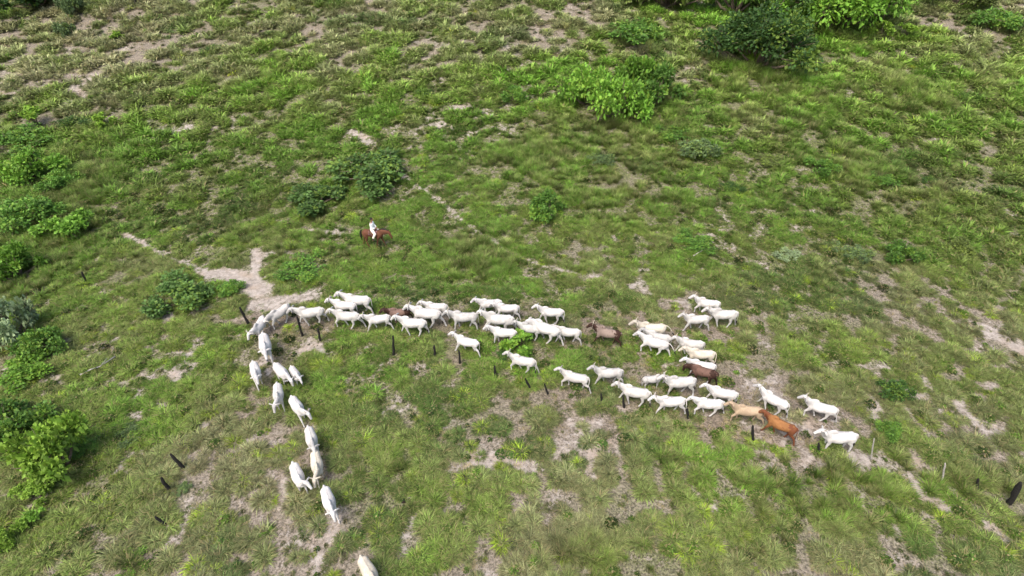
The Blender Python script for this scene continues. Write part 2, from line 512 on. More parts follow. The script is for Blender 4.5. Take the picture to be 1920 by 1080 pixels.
for i in range(n):
    l, t, s, c = lu[i], ta[i], so[i], clump[i]
    a = r1[i]
    pt = .75 * max(0, t - .12)
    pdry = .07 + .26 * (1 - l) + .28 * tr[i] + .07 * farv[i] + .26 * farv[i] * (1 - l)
    if a < pt: k = 'tall'
    elif a < pt + (1 - pt) * pdry * .75: k = 'straw'
    elif r2[i] < .016: k = 'bushlet'
    elif r2[i] < .08: k = 'weed'
    elif c > .49 and r2[i] < .55 and tr[i] < .35: k = 'mound'
    elif r2[i] < .62: k = 'tuft'
    else: k = 'mat'
    if dist[i] > 44 and k in ('tuft', 'mound') and r4[i] < min(.8, (dist[i] - 44) / 20): k = 'coarse'
    if tr[i] > .5 and k in ('tuft', 'mound') and r3[i] < .6: k = 'mat'
    lst = KIND[k]; idx[i] = lst[int(r3[i] * 997) % len(lst)]
    sc = .6 + .75 * r3[i]
    if k == 'tall': sc *= .8 + .4 * t
    if k in ('tuft', 'mound', 'coarse'): sc *= .62 + 1.0 * max(0, min(1, (c - .42) * 5))
    far = min(1.45, max(1, dist[i] / 48))
    scl[i] = sc * (far if k != 'tall' else min(1.5, far) * 1.1) * (.54 + .08 * farv[i])
    q = l + .10 * (1 - farv[i]) + .8 * (cn[i] - .5) + .35 * (r2[i] - .5)
    if q > .72: col = MIDC + (LUSHC - MIDC) * min(1, (q - .72) / .25)
    elif q > .42: col = OLIVE + (MIDC - OLIVE) * (q - .42) / .30
    else: col = GREY + (OLIVE - GREY) * max(0, q / .42)
    if k == 'straw': col = col * .35 + STRAW * .65 * (.6 + .5 * r2[i])
    if k in ('weed', 'bushlet'): col = (LUSHC * .5 + MIDC * .45) * (.35 + .6 * r2[i] + .5 * cn[i])
    dd = dn[i] + .25 * (r3[i] - .5)
    if dd < .40 and k not in ('straw',): col = col + (DARKC - col) * min(1, (.40 - dd) * 6) * .75
    if r1[i] > .965 and k in ('tuft', 'mound'): col = LIME * .85
    if k == 'tall' and r2[i] < .35: col = col * .5 + np.array((.30, .36, .12)) * .5
    cl = min(1.0, max(0.0, (c - .44) / .16))
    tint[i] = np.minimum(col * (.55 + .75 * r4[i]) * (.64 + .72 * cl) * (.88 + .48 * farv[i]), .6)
Z = height(X, Y)
gm = bpy.data.meshes.new('grass')
gm.vertices.add(n); gm.vertices.foreach_set('co', np.stack([X, Y, Z], -1).reshape(-1).astype(np.float32))
def fa(nm, typ, arr, key='value'):
    at = gm.attributes.new(nm, typ, 'POINT'); at.data.foreach_set(key, arr)
fa('pick', 'INT', idx); fa('scl', 'FLOAT', scl.astype(np.float32))
fa('rot', 'FLOAT_VECTOR', np.stack([rng.normal(0, .12, n), rng.normal(0, .12, n), rng.uniform(0, 6.283, n)], -1).reshape(-1).astype(np.float32), 'vector')
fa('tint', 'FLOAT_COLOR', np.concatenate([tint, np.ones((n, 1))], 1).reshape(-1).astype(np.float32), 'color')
grass = tag(link('grass', gm), 'mixed green and straw coloured pasture grass growing in tufts over the sandy ground', 'grass', kind='stuff')
ng = bpy.data.node_groups.new('grass_scatter', 'GeometryNodeTree')
ng.interface.new_socket('Geometry', in_out='INPUT', socket_type='NodeSocketGeometry')
ng.interface.new_socket('Geometry', in_out='OUTPUT', socket_type='NodeSocketGeometry')
gi = ng.nodes.new('NodeGroupInput'); go = ng.nodes.new('NodeGroupOutput')
iop = ng.nodes.new('GeometryNodeInstanceOnPoints'); iop.inputs['Pick Instance'].default_value = True
ci = ng.nodes.new('GeometryNodeCollectionInfo'); ci.inputs['Collection'].default_value = proto_coll
ci.inputs['Separate Children'].default_value = True; ci.inputs['Reset Children'].default_value = True
def named(nm, typ):
    q = ng.nodes.new('GeometryNodeInputNamedAttribute'); q.data_type = typ; q.inputs[0].default_value = nm
    return q.outputs[0]
ng.links.new(gi.outputs[0], iop.inputs['Points'])
ng.links.new(ci.outputs[0], iop.inputs['Instance'])
ng.links.new(named('pick', 'INT'), iop.inputs['Instance Index'])
e2r = ng.nodes.new('FunctionNodeEulerToRotation')
ng.links.new(named('rot', 'FLOAT_VECTOR'), e2r.inputs[0])
ng.links.new(e2r.outputs[0], iop.inputs['Rotation'])
ng.links.new(named('scl', 'FLOAT'), iop.inputs['Scale'])
ng.links.new(iop.outputs[0], go.inputs[0])
md = grass.modifiers.new('scatter', 'NODES'); md.node_group = ng
print('grass instances', n)

# ------------------------------------------------------------------ lofted bodies
def ring_loft(path, radii, side=(0, 1, 0), n=14):
    """elliptical tube; radii = (sideways, other) per point"""
    P = [Vector(p) for p in path]; sd = Vector(side)
    V = []; F = []
    for i, p in enumerate(P):
        t = (P[min(i + 1, len(P) - 1)] - P[max(i - 1, 0)]).normalized()
        s = (sd - t * sd.dot(t)).normalized(); u = t.cross(s)
        ra, rb = radii[i] if isinstance(radii[i], tuple) else (radii[i], radii[i])
        for k in range(n):
            a = 2 * math.pi * k / n
            V.append(p + s * math.cos(a) * ra + u * math.sin(a) * rb)
    for i in range(len(P) - 1):
        for k in range(n):
            a, b = i * n + k, i * n + (k + 1) % n
            F.append((a, b, b + n, a + n))
    F.append(tuple(range(n))[::-1]); F.append(tuple(range((len(P) - 1) * n, len(P) * n)))
    return V, F

def ellipsoid(c, r, rot=None, n=12, m=8):
    V = []; F = []
    M = rot or Matrix.Identity(3)
    for j in range(1, m):
        th = math.pi * j / m
        for k in range(n):
            a = 2 * math.pi * k / n
            V.append(Vector(c) + M @ Vector((r[0] * math.sin(th) * math.cos(a), r[1] * math.sin(th) * math.sin(a), r[2] * math.cos(th))))
    for j in range(m - 2):
        for k in range(n):
            a, b = j * n + k, j * n + (k + 1) % n
            F.append((a, a + n, b + n, b))
    F.append(tuple(range(n))); F.append(tuple(range((m - 2) * n, (m - 1) * n))[::-1])
    return V, F

class Shape:
    def __init__(s): s.V = []; s.F = []
    def add(s, vf, fn=None):
        k = len(s.V); V, F = vf
        s.V += [fn(v) if fn else v for v in V]; s.F += [tuple(i + k for i in f) for f in F]
    def mesh(s, name): return mesh_np(name, s.V, s.F)

def fuse(shape, name, voxel, smooth=5, extra=None, deci=None):
    """melt overlapping lofts into one continuous skin"""
    me = shape.mesh(name + '_tmp')
    o = bpy.data.objects.new('tmp_fuse', me); C.objects.link(o)
    m = o.modifiers.new('r', 'REMESH'); m.mode = 'VOXEL'; m.voxel_size = voxel; m.use_smooth_shade = True
    m = o.modifiers.new('s', 'SMOOTH'); m.factor = .5; m.iterations = smooth
    if deci:
        m = o.modifiers.new('d', 'DECIMATE'); m.ratio = deci
    dg = bpy.context.evaluated_depsgraph_get()
    res = bpy.data.meshes.new_from_object(o.evaluated_get(dg), depsgraph=dg)
    bpy.data.objects.remove(o); bpy.data.meshes.remove(me)
    n = len(res.vertices); co = np.empty(n * 3, np.float32); res.vertices.foreach_get('co', co)
    V = [tuple(v) for v in co.reshape(-1, 3)]; F = [tuple(p.vertices) for p in res.polygons]
    bpy.data.meshes.remove(res)
    if extra:
        k = len(V); V += [tuple(v) for v in extra.V]; F += [tuple(i + k for i in f) for f in extra.F]
    return mesh_np(name, V, F)

def lerp(a, b, t): return a + (b - a) * t

# ------------------------------------------------------------------ zebu cattle
STRIDES = {   # swing angles (degrees, forward positive) of front left/right, hind left/right
    'walk_a': (22, -20, -24, 14), 'walk_b': (-18, 24, 16, -22), 'walk_c': (8, -10, -14, 20),
    'stride': (30, -26, 26, -30), 'stand': (3, -5, -6, 5), 'trot': (34, -8, -32, 6)}

def head_bend(pitch, yaw):
    piv = Vector((.52, 0, 1.12))
    def f(v):
        v = Vector(v); d = v - piv
        w = max(0, min(1, d.x / .55)); w = w * w * (3 - 2 * w)
        a = pitch * w; x, z = d.x, d.z
        d.x, d.z = x * math.cos(a) - z * math.sin(a) * 1.0, x * math.sin(a) + z * math.cos(a)
        w2 = max(0, min(1, d.x / .45)); b = yaw * w2
        x, y = d.x, d.y
        d.x, d.y = x * math.cos(b) - y * math.sin(b), x * math.sin(b) + y * math.cos(b)
        return piv + d
    return f

def leg_path(hip, pts, ang, knee_bend=0):
    """swing a leg about its hip; the lower half bends back at the knee when it trails"""
    out = []
    a = math.radians(ang)
    kn = None
    for i, p in enumerate(pts):
        d = Vector(p) - Vector(hip)
        x = d.x * math.cos(a) - d.z * math.sin(a); z = d.x * math.sin(a) + d.z * math.cos(a)
        q = Vector((hip[0] + x, p[1], hip[2] + z))
        out.append(q)
    ki = 3
    if knee_bend and len(out) > ki + 1:
        k = out[ki].copy(); b = -math.radians(knee_bend)
        for j in range(ki + 1, len(out)):
            d = out[j] - k
            out[j] = Vector((k.x + d.x * math.cos(b) - d.z * math.sin(b), out[j].y, k.z + d.x * math.sin(b) + d.z * math.cos(b)))
    # never below the ground
    low = min(q.z for q in out)
    if low < .02 or (not knee_bend and low > .03):
        top = out[1].z; f = (top - .02) / (top - low)
        for q in out[2:]:
            q.z = top - (top - q.z) * f
    return out

COWS = {}
def cow_mesh(stride, head, tail, hump, name='cow'):
    key = (stride, head, tail, hump)
    if key in COWS: return COWS[key]
    pitch, yaw = {'level': (-.02, 0), 'up': (.13, 0), 'low': (-.62, 0), 'left': (.02, .45), 'right': (.02, -.45), 'down': (-.95, .1),
                  'left_low': (-.35, .35), 'right_low': (-.35, -.35)}[head]
    f = head_bend(pitch, yaw)
    s = Shape()
    # trunk: deep chest narrowing to the flank, angular hips
    s.add(ring_loft([(-.87, 0, 1.20), (-.80, 0, 1.14), (-.68, 0, 1.10), (-.50, 0, 1.08), (-.25, 0, 1.02), (.0, 0, .99), (.22, 0, 1.00), (.42, 0, 1.03), (.58, 0, 1.07), (.72, 0, 1.12)],
                    [(.07, .10), (.19, .20), (.28, .25), (.275, .26), (.315, .29), (.34, .315), (.32, .335), (.265, .345), (.20, .29), (.13, .20)], n=18))
    s.add(ellipsoid((-.62, 0, 1.27), (.16, .22, .08)))
    s.add(ellipsoid((-.84, 0, 1.27), (.08, .07, .06)))
    s.add(ring_loft([(-.80, 0, 1.33), (-.4, 0, 1.31), (0, 0, 1.29), (.3, 0, 1.34)], [(.05, .04)] * 4))
    s.add(ellipsoid((.42, 0, 1.36), (.27, .11, .12 + .08 * hump), Matrix.Rotation(.12, 3, 'Y')))
    # neck, dewlap, head
    s.add(ring_loft([(.50, 0, 1.14), (.66, 0, 1.22), (.84, 0, 1.32), (.98, 0, 1.40), (1.06, 0, 1.44)],
                    [(.20, .27), (.155, .235), (.125, .195), (.108, .155), (.10, .125)], n=14), f)
    s.add(ring_loft([(.50, 0, .86), (.62, 0, .92), (.76, 0, 1.02), (.90, 0, 1.14), (1.04, 0, 1.26)],
                    [(.045, .13), (.035, .13), (.03, .12), (.03, .09), (.03, .05)], n=10), f)
    s.add(ring_loft([(1.00, 0, 1.49), (1.07, 0, 1.475), (1.16, 0, 1.42), (1.25, 0, 1.33), (1.345, 0, 1.225), (1.41, 0, 1.145), (1.435, 0, 1.11)],
                    [(.08, .07), (.12, .11), (.122, .128), (.098, .112), (.078, .09), (.078, .075), (.055, .05)], n=14), f)
    for sd in (1, -1):   # drooping ears
        s.add(ring_loft([(1.05, sd * .08, 1.49), (1.03, sd * .18, 1.50), (.99, sd * .29, 1.46), (.965, sd * .37, 1.40)],
                        [(.024, .035), (.026, .08), (.026, .075), (.02, .03)], side=(1, 0, .3), n=10), f)
    # udder or sheath
    s.add(ellipsoid((-.42, 0, .76), (.15, .10, .08)))
    st = STRIDES[stride]
    foot_pts = []
    for i, (side, front) in enumerate(((1, 1), (-1, 1), (1, 0), (-1, 0))):
        y = .155 * side
        if front:
            pts = [(.50, y * .9, 1.02), (.49, y, .86), (.47, y, .70), (.50, y, .43), (.495, y, .24), (.50, y, .12), (.525, y, .03)]
            rad = [(.11, .18), (.105, .155), (.08, .105), (.058, .066), (.042, .047), (.045, .05), (.052, .062)]
            hip = (.50, y, .98)
            kb = 38 if st[i] > 25 and stride in ('trot', 'stride') else 0
        else:
            pts = [(-.64, y * .8, 1.12), (-.62, y, .95), (-.56, y, .76), (-.70, y, .50), (-.685, y, .28), (-.665, y, .12), (-.64, y, .03)]
            rad = [(.14, .23), (.13, .22), (.09, .14), (.056, .074), (.044, .055), (.046, .052), (.052, .062)]
            hip = (-.62, y, 1.05); kb = 0
        path = leg_path(hip, pts, st[i], kb)
        s.add(ring_loft(path, rad, n=12))
    ex = Shape()
    tb = {'hang': [(-.89, 0, 1.27), (-.955, 0, 1.15), (-.96, 0, .95), (-.955, .01, .72), (-.96, .01, .55)],
          'out': [(-.89, 0, 1.27), (-1.02, 0, 1.22), (-1.16, .03, 1.08), (-1.28, .05, .90), (-1.36, .05, .75)],
          'side': [(-.89, 0, 1.27), (-.965, .04, 1.14), (-.98, .12, .96), (-.97, .20, .78), (-.98, .26, .62)]}[tail]
    ex.add(ring_loft(tb, [.035, .026, .021, .018, .016], n=8))
    me = fuse(s, name, .026, 4, ex)
    # marks: R dark muzzle/eyes/hooves, G grey on hump/neck, B dark quarters of patchy animals
    co = np.array([v.co[:] for v in me.vertices], np.float32)
    nose = f((1.425, 0, 1.12)); eyes = [f((1.19, sd * .11, 1.445)) for sd in (1, -1)]
    d_n = np.linalg.norm(co - np.array(nose), axis=1)
    R_ = sstep(.085, .05, d_n)
    for e in eyes: R_ = np.maximum(R_, sstep(.035, .018, np.linalg.norm(co - np.array(e), axis=1)))
    R_ = np.maximum(R_, sstep(.075, .05, co[:, 2]))
    G_ = sstep(.30, .55, co[:, 0]) * sstep(.95, 1.25, co[:, 2]) * .55 + sstep(.5, .25, co[:, 2]) * .5
    B_ = np.maximum(sstep(-.30, -.60, co[:, 0]), sstep(.62, .85, co[:, 0])) * .75 + sstep(.85, .6, co[:, 2]) * .4 + .1
    ca = me.color_attributes.new('mark', 'FLOAT_COLOR', 'POINT')
    a = np.ones((len(co), 4), np.float32); a[:, 0] = R_; a[:, 1] = G_; a[:, 2] = B_
    ca.data.foreach_set('color', a.reshape(-1))
    me.materials.append(M_coat)
    # children: horns and the dark tail switch
    hm = []
    for sd in (1, -1):
        h = Shape()
        h.add(ring_loft([(1.03, sd * .07, 1.53), (1.02, sd * .12, 1.60), (.99, sd * .15, 1.68), (.955, sd * .155, 1.76)], [.028, .024, .017, .006], n=8), f)
        hme = h.mesh('horn'); hme.materials.append(M_horn); hm.append(hme)
    t = Shape(); e = Vector(tb[-1]); d = (Vector(tb[-1]) - Vector(tb[-2])).normalized()
    t.add(ring_loft([e - d * .03, e + d * .06, e + d * .14, e + d * .24], [.018, .045, .04, .008], n=8))
    tme = t.mesh('tail_switch'); tme.materials.append(M_dark_hair)
    COWS[key] = (me, hm, tme)
    return COWS[key]

WHITE = (.48, .47, .45); SNOW = (.54, .53, .515); GREYW = (.42, .417, .405); CREAM = (.51, .47, .39)
# poll px, rump px, stride, head, tail, horns, colour, patchy, size override, label
HERD = [
 ((474,627),(491,588),'walk_a','right_low','hang',1,SNOW,0,'white cow leading the turn, nearest the leaning charred post, horns showing'),
 ((500,600),(537,568),'stride','low','hang',0,WHITE,0,'white cow with head down turning the corner on the bare sand, legs astride'),
 ((547,580),(604,577),'walk_b','level','hang',0,WHITE,0,'white cow walking left directly behind the pair that turns the corner on the sand'),
 ((636,552),(692,560),'walk_a','level','hang',0,WHITE,0,'white cow farthest back of the three bunched near the left end'),
 ((616,559),(664,567),'walk_c','level','hang',1,SNOW,0,'white cow in the middle of the three bunched near the left end'),
 ((619,580),(671,587),'stride','level','hang',0,WHITE,0,'white cow in front of the three bunched near the left end, hind leg stretched back'),
 ((681,589),(726,587),'walk_a','level','hang',1,SNOW,0,'small white cow just ahead of the dark brown cow near the left end'),
 ((724,577),(762,575),'walk_b','level','hang',0,(.17,.11,.09),1,'dark brown cow with a pinkish shoulder, half hidden among white cows near the left end'),
 ((742,594),(796,600),'walk_b','level','hang',0,SNOW,0,'white cow nearest the camera just right of the dark brown cow near the left end'),
 ((765,577),(825,585),'stride','level','hang',1,SNOW,0,'long white cow striding left directly right of the dark brown cow near the left end'),
 ((792,563),(833,567),'walk_a','level','hang',0,SNOW,0,'small white cow at the back edge of the file, alone above the long striding cow'),
 ((839,584),(893,588),'walk_c','level','hang',1,GREYW,0,'greyish white cow walking left right behind the long striding cow'),
 ((893,558),(936,559),'walk_b','level','hang',0,SNOW,0,'front white cow of the overlapping pair at the upper middle of the herd'),
 ((924,566),(971,570),'walk_a','level','hang',0,SNOW,0,'rear white cow of the overlapping pair at the upper middle of the herd'),
 ((902,587),(961,597),'stride','level','hang',0,WHITE,0,'white cow just behind the greyish cow, above the cow at the leafy bush'),
 ((915,609),(966,617),'walk_c','level','hang',0,SNOW,0,'white cow whose belly is hidden by the small leafy bush'),
 ((968,600),(1015,609),'walk_b','level','hang',1,GREYW,0,'grey shouldered white cow mostly hidden behind a bigger cow, mid herd'),
 ((992,608),(1047,619),'stride','low','hang',0,SNOW,0,'big white cow with lowered head hiding the grey shouldered cow, mid herd'),
 ((1043,608),(1082,615),'walk_a','level','hang',0,WHITE,0,'white cow with a dark tail right behind the big cow in mid herd'),
 ((1006,569),(1055,578),'walk_b','up','side',0,SNOW,0,'white cow with raised head alone above the middle of the herd'),
 ((852,619),(891,636),'walk_a','up','hang',0,SNOW,0,'small white cow walking alone below the file, just above the charred posts'),
 ((953,655),(1001,671),'stride','up','side',1,WHITE,0,'white cow with raised horns directly below the small leafy bush'),
 ((1054,686),(1098,702),'trot','up','side',0,WHITE,0,'white cow lifting a bent foreleg, between the leafy bush and the light grey cow'),
 ((1112,683),(1167,690),'walk_a','up','hang',1,GREYW,0,'light grey cow with upright horns on the right behind the cow with a bent foreleg'),
 ((1159,717),(1219,732),'walk_b','level','side',1,WHITE,0,'large white horned cow walking close beside the charred post, hump showing'),
 ((1244,703),(1304,708),'walk_c','up','hang',1,WHITE,0,'white cow in side view whose head covers the small calf'),
 ((1246,702),(1211,698),'stand','down','hang',0,GREYW,0,'small grey white calf with its head hidden behind the next cow'),
 ((1232,741),(1281,743),'walk_a','level','side',1,SNOW,0,'short white cow with horns following the large humped cow along the posts'),
 ((1302,742),(1356,748),'stride','level','hang',0,SNOW,0,'white cow striding with spread forelegs just ahead of the tan cow'),
 ((1329,720),(1380,731),'walk_b','level','hang',0,SNOW,0,'white cow right above the head of the tan cow'),
 ((1372,750),(1432,763),'trot','up','hang',0,(.38,.29,.20),0,'tan cow with a raised head trotting ahead of the orange brown one'),
 ((1440,771),(1491,797),'walk_a','level','hang',0,(.25,.115,.042),2,'orange brown cow with a darker head, its muzzle at the tan cow\'s rump'),
 ((1434,721),(1472,749),'walk_b','up','hang',1,SNOW,0,'white cow with raised horns alone above the orange brown cow'),
 ((1513,738),(1571,762),'stride','up','hang',1,SNOW,0,'large bright white cow with long neck raised, second last at the right end'),
 ((1543,804),(1608,813),'stand','up','hang',1,SNOW,0,'white cow at the right end standing behind tall grass, nearest the leaning pale stick'),
 ((1111,608),(1164,621),'walk_a','level','hang',1,(.22,.17,.145),1,'pinkish grey cow with black head and dark hindquarters walking alone in mid herd'),
 ((1191,602),(1248,610),'walk_b','up','out',1,CREAM,0,'cream coloured cow with its tail held out, back one of three bunched'),
 ((1199,623),(1253,641),'stride','level','out',0,SNOW,0,'white cow at the front of the group of three, head stretched forward'),
 ((1209,614),(1256,627),'walk_c','level','hang',0,GREYW,0,'greyish white cow squeezed between the cream cow and the white front one'),
 ((1269,629),(1320,638),'walk_b','level','hang',1,WHITE,0,'white cow right behind the cream cow, above two cows that walk side by side'),
 ((1285,650),(1341,657),'walk_a','level','side',0,CREAM,0,'slightly cream white cow walking side by side above the rust coloured cow'),
 ((1290,670),(1339,679),'walk_c','level','hang',0,SNOW,0,'white cow squeezed directly above the rust coloured cow'),
 ((1293,687),(1342,693),'walk_b','low','hang',0,(.13,.075,.058),1,'rust red cow with dark hindquarters below two white cows'),
 ((1303,549),(1350,563),'trot','up','hang',1,SNOW,0,'white cow uppermost in the separate group of three at the upper right, foreleg lifted'),
 ((1285,584),(1327,589),'walk_a','up','hang',1,WHITE,0,'white cow lower left in the separate group of three at the upper right'),
 ((1328,578),(1383,584),'walk_b','level','hang',1,WHITE,0,'white cow rearmost in the separate group of three at the upper right, legs apart'),
 ((498,663),(492,624),'walk_a','level','hang',0,SNOW,0,'white cow walking toward the camera, just below the two at the turn'),
 ((479,703),(472,674),'walk_b','level','hang',0,SNOW,0,'white cow walking down alone at the left edge of the file, ears spread'),
 ((541,708),(515,678),'walk_a','low','hang',0,SNOW,0,'broad white cow beside the small calf, walking down to the right'),
 ((557,698),(544,680),'walk_c','level','hang',0,SNOW,0,'small white calf on the right side of a broad white cow'),
 ((522,758),(517,714),'walk_c','right_low','hang',0,WHITE,0,'white cow walking down directly below the broad cow and its calf'),
 ((567,775),(547,742),'walk_b','left_low','hang',1,SNOW,0,'white cow with one horn showing whose muzzle touches the next small rump'),
 ((585,830),(577,800),'walk_a','level','hang',0,WHITE,0,'narrow white cow between a horned cow and a broad rump in the lower file'),
 ((597,891),(588,845),'walk_b','right_low','hang',0,CREAM,0,'creamy white cow directly behind the lowest complete cow of the file'),
 ((563,903),(548,866),'walk_c','left','hang',0,SNOW,0,'white cow walking beside the file at lower left with ears out wide'),
 ((622,957),(606,908),'walk_a','level','hang',0,SNOW,0,'lowest complete white cow of the file, head pointing down toward the camera'),
 ((703,1090),(683,1052),'walk_b','low','hang',0,CREAM,0,'cream rump of a cow cut off by the bottom edge of the picture'),
]
assert len(HERD) == 57, len(HERD)
SMALL = {26: .66, 49: .72}
cow_spots = []
for i, (pk, rk, st, hd, tl, hn, colr, patchy, label) in enumerate(HERD):
    hz = 1.42 if hd in ('level', 'left', 'right') else (1.60 if hd == 'up' else 1.0)
    k = .8
    for _ in range(3):
        P1 = px_ground(pk[0], pk[1], hz * .95); P2 = px_ground(rk[0], rk[1], 1.27)
        L = math.hypot(P1.x - P2.x, P1.y - P2.y)
    model = 1.90 if hd not in ('down', 'low') else 1.75
    s = max(.86, min(1.06, L / model))
    if i in SMALL: s = SMALL[i]
    dx, dy = (P1.x - P2.x) / L, (P1.y - P2.y) / L
    cx = (P1.x + P2.x) / 2 - dx * .03; cy = (P1.y + P2.y) / 2 - dy * .03
    # the body centre lies a little behind the middle of poll and rump
    cx -= dx * .08 * s; cy -= dy * .08 * s
    ang = math.atan2(dy, dx)
    me, horns, sw = cow_mesh(st, hd, tl, i % 3 / 2 if not hn else 1.0)
    o = bpy.data.objects.new('cow' if i not in (26, 49) else 'calf', me); C.objects.link(o)
    o.location = (cx, cy, float(height(cx, cy)) - .02); o.rotation_euler = (0, 0, ang); o.scale = (s,) * 3
    o.color = (*colr, 1)
    if patchy:
        o.material_slots[0].link = 'OBJECT'; o.material_slots[0].material = M_coat_patchy if patchy == 1 else M_coat_russet
    tag(o, label, 'cow' if i not in (26, 49) else 'calf', 'zebu cattle walking in a long file')
    if hn and i not in (26, 49):
        for hme in horns: link('horn', hme, parent=o)
    link('tail_switch', sw, parent=o)
    cow_spots.append((cx, cy, ang, s))

# ------------------------------------------------------------------ horse and rider
def build_horse():
    s = Shape()
    f = head_bend(-.38, -.10)
    s.add(ring_loft([(-.86, 0, 1.30), (-.78, 0, 1.24), (-.62, 0, 1.22), (-.40, 0, 1.20), (-.1, 0, 1.16), (.2, 0, 1.16), (.45, 0, 1.18), (.62, 0, 1.20), (.76, 0, 1.22)],
                    [(.08, .10), (.19, .22), (.26, .27), (.26, .26), (.28, .29), (.28, .30), (.25, .30), (.20, .26), (.13, .18)], n=18))
    s.add(ring_loft([(.50, 0, 1.28), (.68, 0, 1.42), (.86, 0, 1.58), (1.02, 0, 1.74), (1.10, 0, 1.82)],
                    [(.17, .25), (.13, .21), (.10, .17), (.085, .13), (.075, .10)], n=14), f)
    s.add(ring_loft([(1.03, 0, 1.87), (1.12, 0, 1.83), (1.24, 0, 1.73), (1.38, 0, 1.60), (1.50, 0, 1.47), (1.55, 0, 1.42)],
                    [(.06, .06), (.095, .11), (.085, .115), (.06, .08), (.058, .068), (.04, .045)], n=14), f)
    for sd in (1, -1):
        s.add(ring_loft([(1.07, sd * .05, 1.88), (1.08, sd * .065, 1.95), (1.09, sd * .07, 2.02)], [(.03, .02), (.035, .02), (.012, .01)], n=8), f)
    for (y, x0, fr, ang) in ((.16, .5, 1, 20), (-.16, .5, 1, -16), (.16, -.6, 0, -20), (-.16, -.6, 0, 14)):
        if fr:
            pts = [(.5, y * .9, 1.15), (.49, y, .95), (.47, y, .80), (.50, y, .50), (.495, y, .28), (.50, y, .14), (.53, y, .03)]
            rad = [(.10, .17), (.09, .13), (.065, .085), (.048, .056), (.032, .037), (.038, .044), (.055, .065)]
        else:
            pts = [(-.62, y * .8, 1.24), (-.62, y, 1.05), (-.55, y, .84), (-.70, y, .55), (-.685, y, .30), (-.665, y, .14), (-.63, y, .03)]
            rad = [(.13, .22), (.12, .20), (.078, .13), (.048, .064), (.036, .045), (.04, .046), (.055, .065)]
        s.add(ring_loft(leg_path((x0, y, 1.1), pts, ang), rad, n=12))
    me = fuse(s, 'horse', .026, 4)
    co = np.array([v.co[:] for v in me.vertices], np.float32)
    a = np.ones((len(co), 4), np.float32)
    a[:, 0] = np.maximum(sstep(.10, .06, co[:, 2]), sstep(.08, .04, np.linalg.norm(co - np.array(f((1.53, 0, 1.43))), axis=1)))
    a[:, 1] = sstep(.5, .25, co[:, 2]); a[:, 2] = 0
    ca = me.color_attributes.new('mark', 'FLOAT_COLOR', 'POINT'); ca.data.foreach_set('color', a.reshape(-1))
    me.materials.append(M_coat)
    o = bpy.data.objects.new('horse', me); C.objects.link(o)
    o.color = (.12, .05, .028, 1)
    mn = Shape()
    mn.add(ring_loft([(.48, .02, 1.50), (.66, .03, 1.62), (.84, .03, 1.76), (1.0, .02, 1.88), (1.08, .0, 1.92)], [(.03, .06), (.04, .09), (.04, .09), (.035, .07), (.03, .03)], n=10), f)
    link('mane', mn.mesh('mane'), M_dark_hair, o)
    tl = Shape()
    tl.add(ring_loft([(-.86, 0, 1.40), (-.97, 0, 1.32), (-1.03, 0, 1.1), (-1.04, 0, .8), (-1.02, 0, .5)], [.04, .055, .075, .07, .02], n=10))
    link('tail', tl.mesh('tail'), M_dark_hair, o)
    br = Shape()
    for sd in (1, -1):
        br.add(ring_loft([(1.42, sd * .07, 1.56), (1.1, sd * .10, 1.62), (.8, sd * .15, 1.60), (.40, sd * .10, 1.62)], [.010] * 4, n=6), f)
    br.add(ring_loft([(1.36, -.08, 1.60), (1.40, 0, 1.66), (1.36, .08, 1.60)], [.012] * 3, side=(1, 0, 0), n=6), f)
    link('bridle', br.mesh('bridle'), M_leather, o)
    return o

hp1 = px_ground(726, 433, 1.55); hp2 = px_ground(671, 431, 1.35)
ang = math.atan2(hp1.y - hp2.y, hp1.x - hp2.x)
hc = (hp1 + hp2) / 2; hc.z = float(height(hc.x, hc.y)) - .02
HM = Matrix.Translation(hc) @ Matrix.Rotation(ang, 4, 'Z')
horse = build_horse(); horse.matrix_world = HM
tag(horse, 'chestnut brown horse carrying the rider through the green grass above the herd', 'horse')

sd_root = empty('saddle', (0, 0, 0)); sd_root.matrix_world = HM @ Matrix.Translation((.05, 0, 1.45))
tag(sd_root, 'brown leather saddle on a mauve blanket strapped on the horse under the rider', 'saddle')
def arch(x0, x1, r, drop, th, z):
    V = []; F = []; n = 14
    for x in (x0, (x0 + x1) / 2, x1):
        for k in range(n + 1):
            a = -1 + 2 * k / n
            yy = r * math.sin(a * 1.45); zz = z - (1 - math.cos(a * 1.45)) * drop
            V.append((x, yy, zz)); V.append((x, yy * (1 + th / r), zz + th))
    w = 2 * (n + 1)
    for i in range(2):
        for k in range(n):
            a = i * w + 2 * k
            F.append((a, a + 2, a + 2 + w, a + w)); F.append((a + 1, a + 1 + w, a + 3 + w, a + 3))
    for i in (0, 2):
        for k in range(n):
            a = i * w + 2 * k; F.append((a, a + 1, a + 3, a + 2))
    for i in range(2):
        for k in (0, n):
            a = i * w + 2 * k; F.append((a, a + w, a + w + 1, a + 1))
    return V, F
bsh = Shape(); bsh.add(arch(-.30, .32, .285, .30, .02, .02)); link('blanket', bsh.mesh('blanket'), M_blanket, sd_root)
ssh = Shape(); ssh.add(arch(-.26, .24, .30, .26, .03, .045))
ssh.add(ellipsoid((.24, 0, .12), (.04, .07, .08))); ssh.add(ellipsoid((-.26, 0, .10), (.04, .15, .07)))
link('seat', ssh.mesh('seat'), M_leather, sd_root)
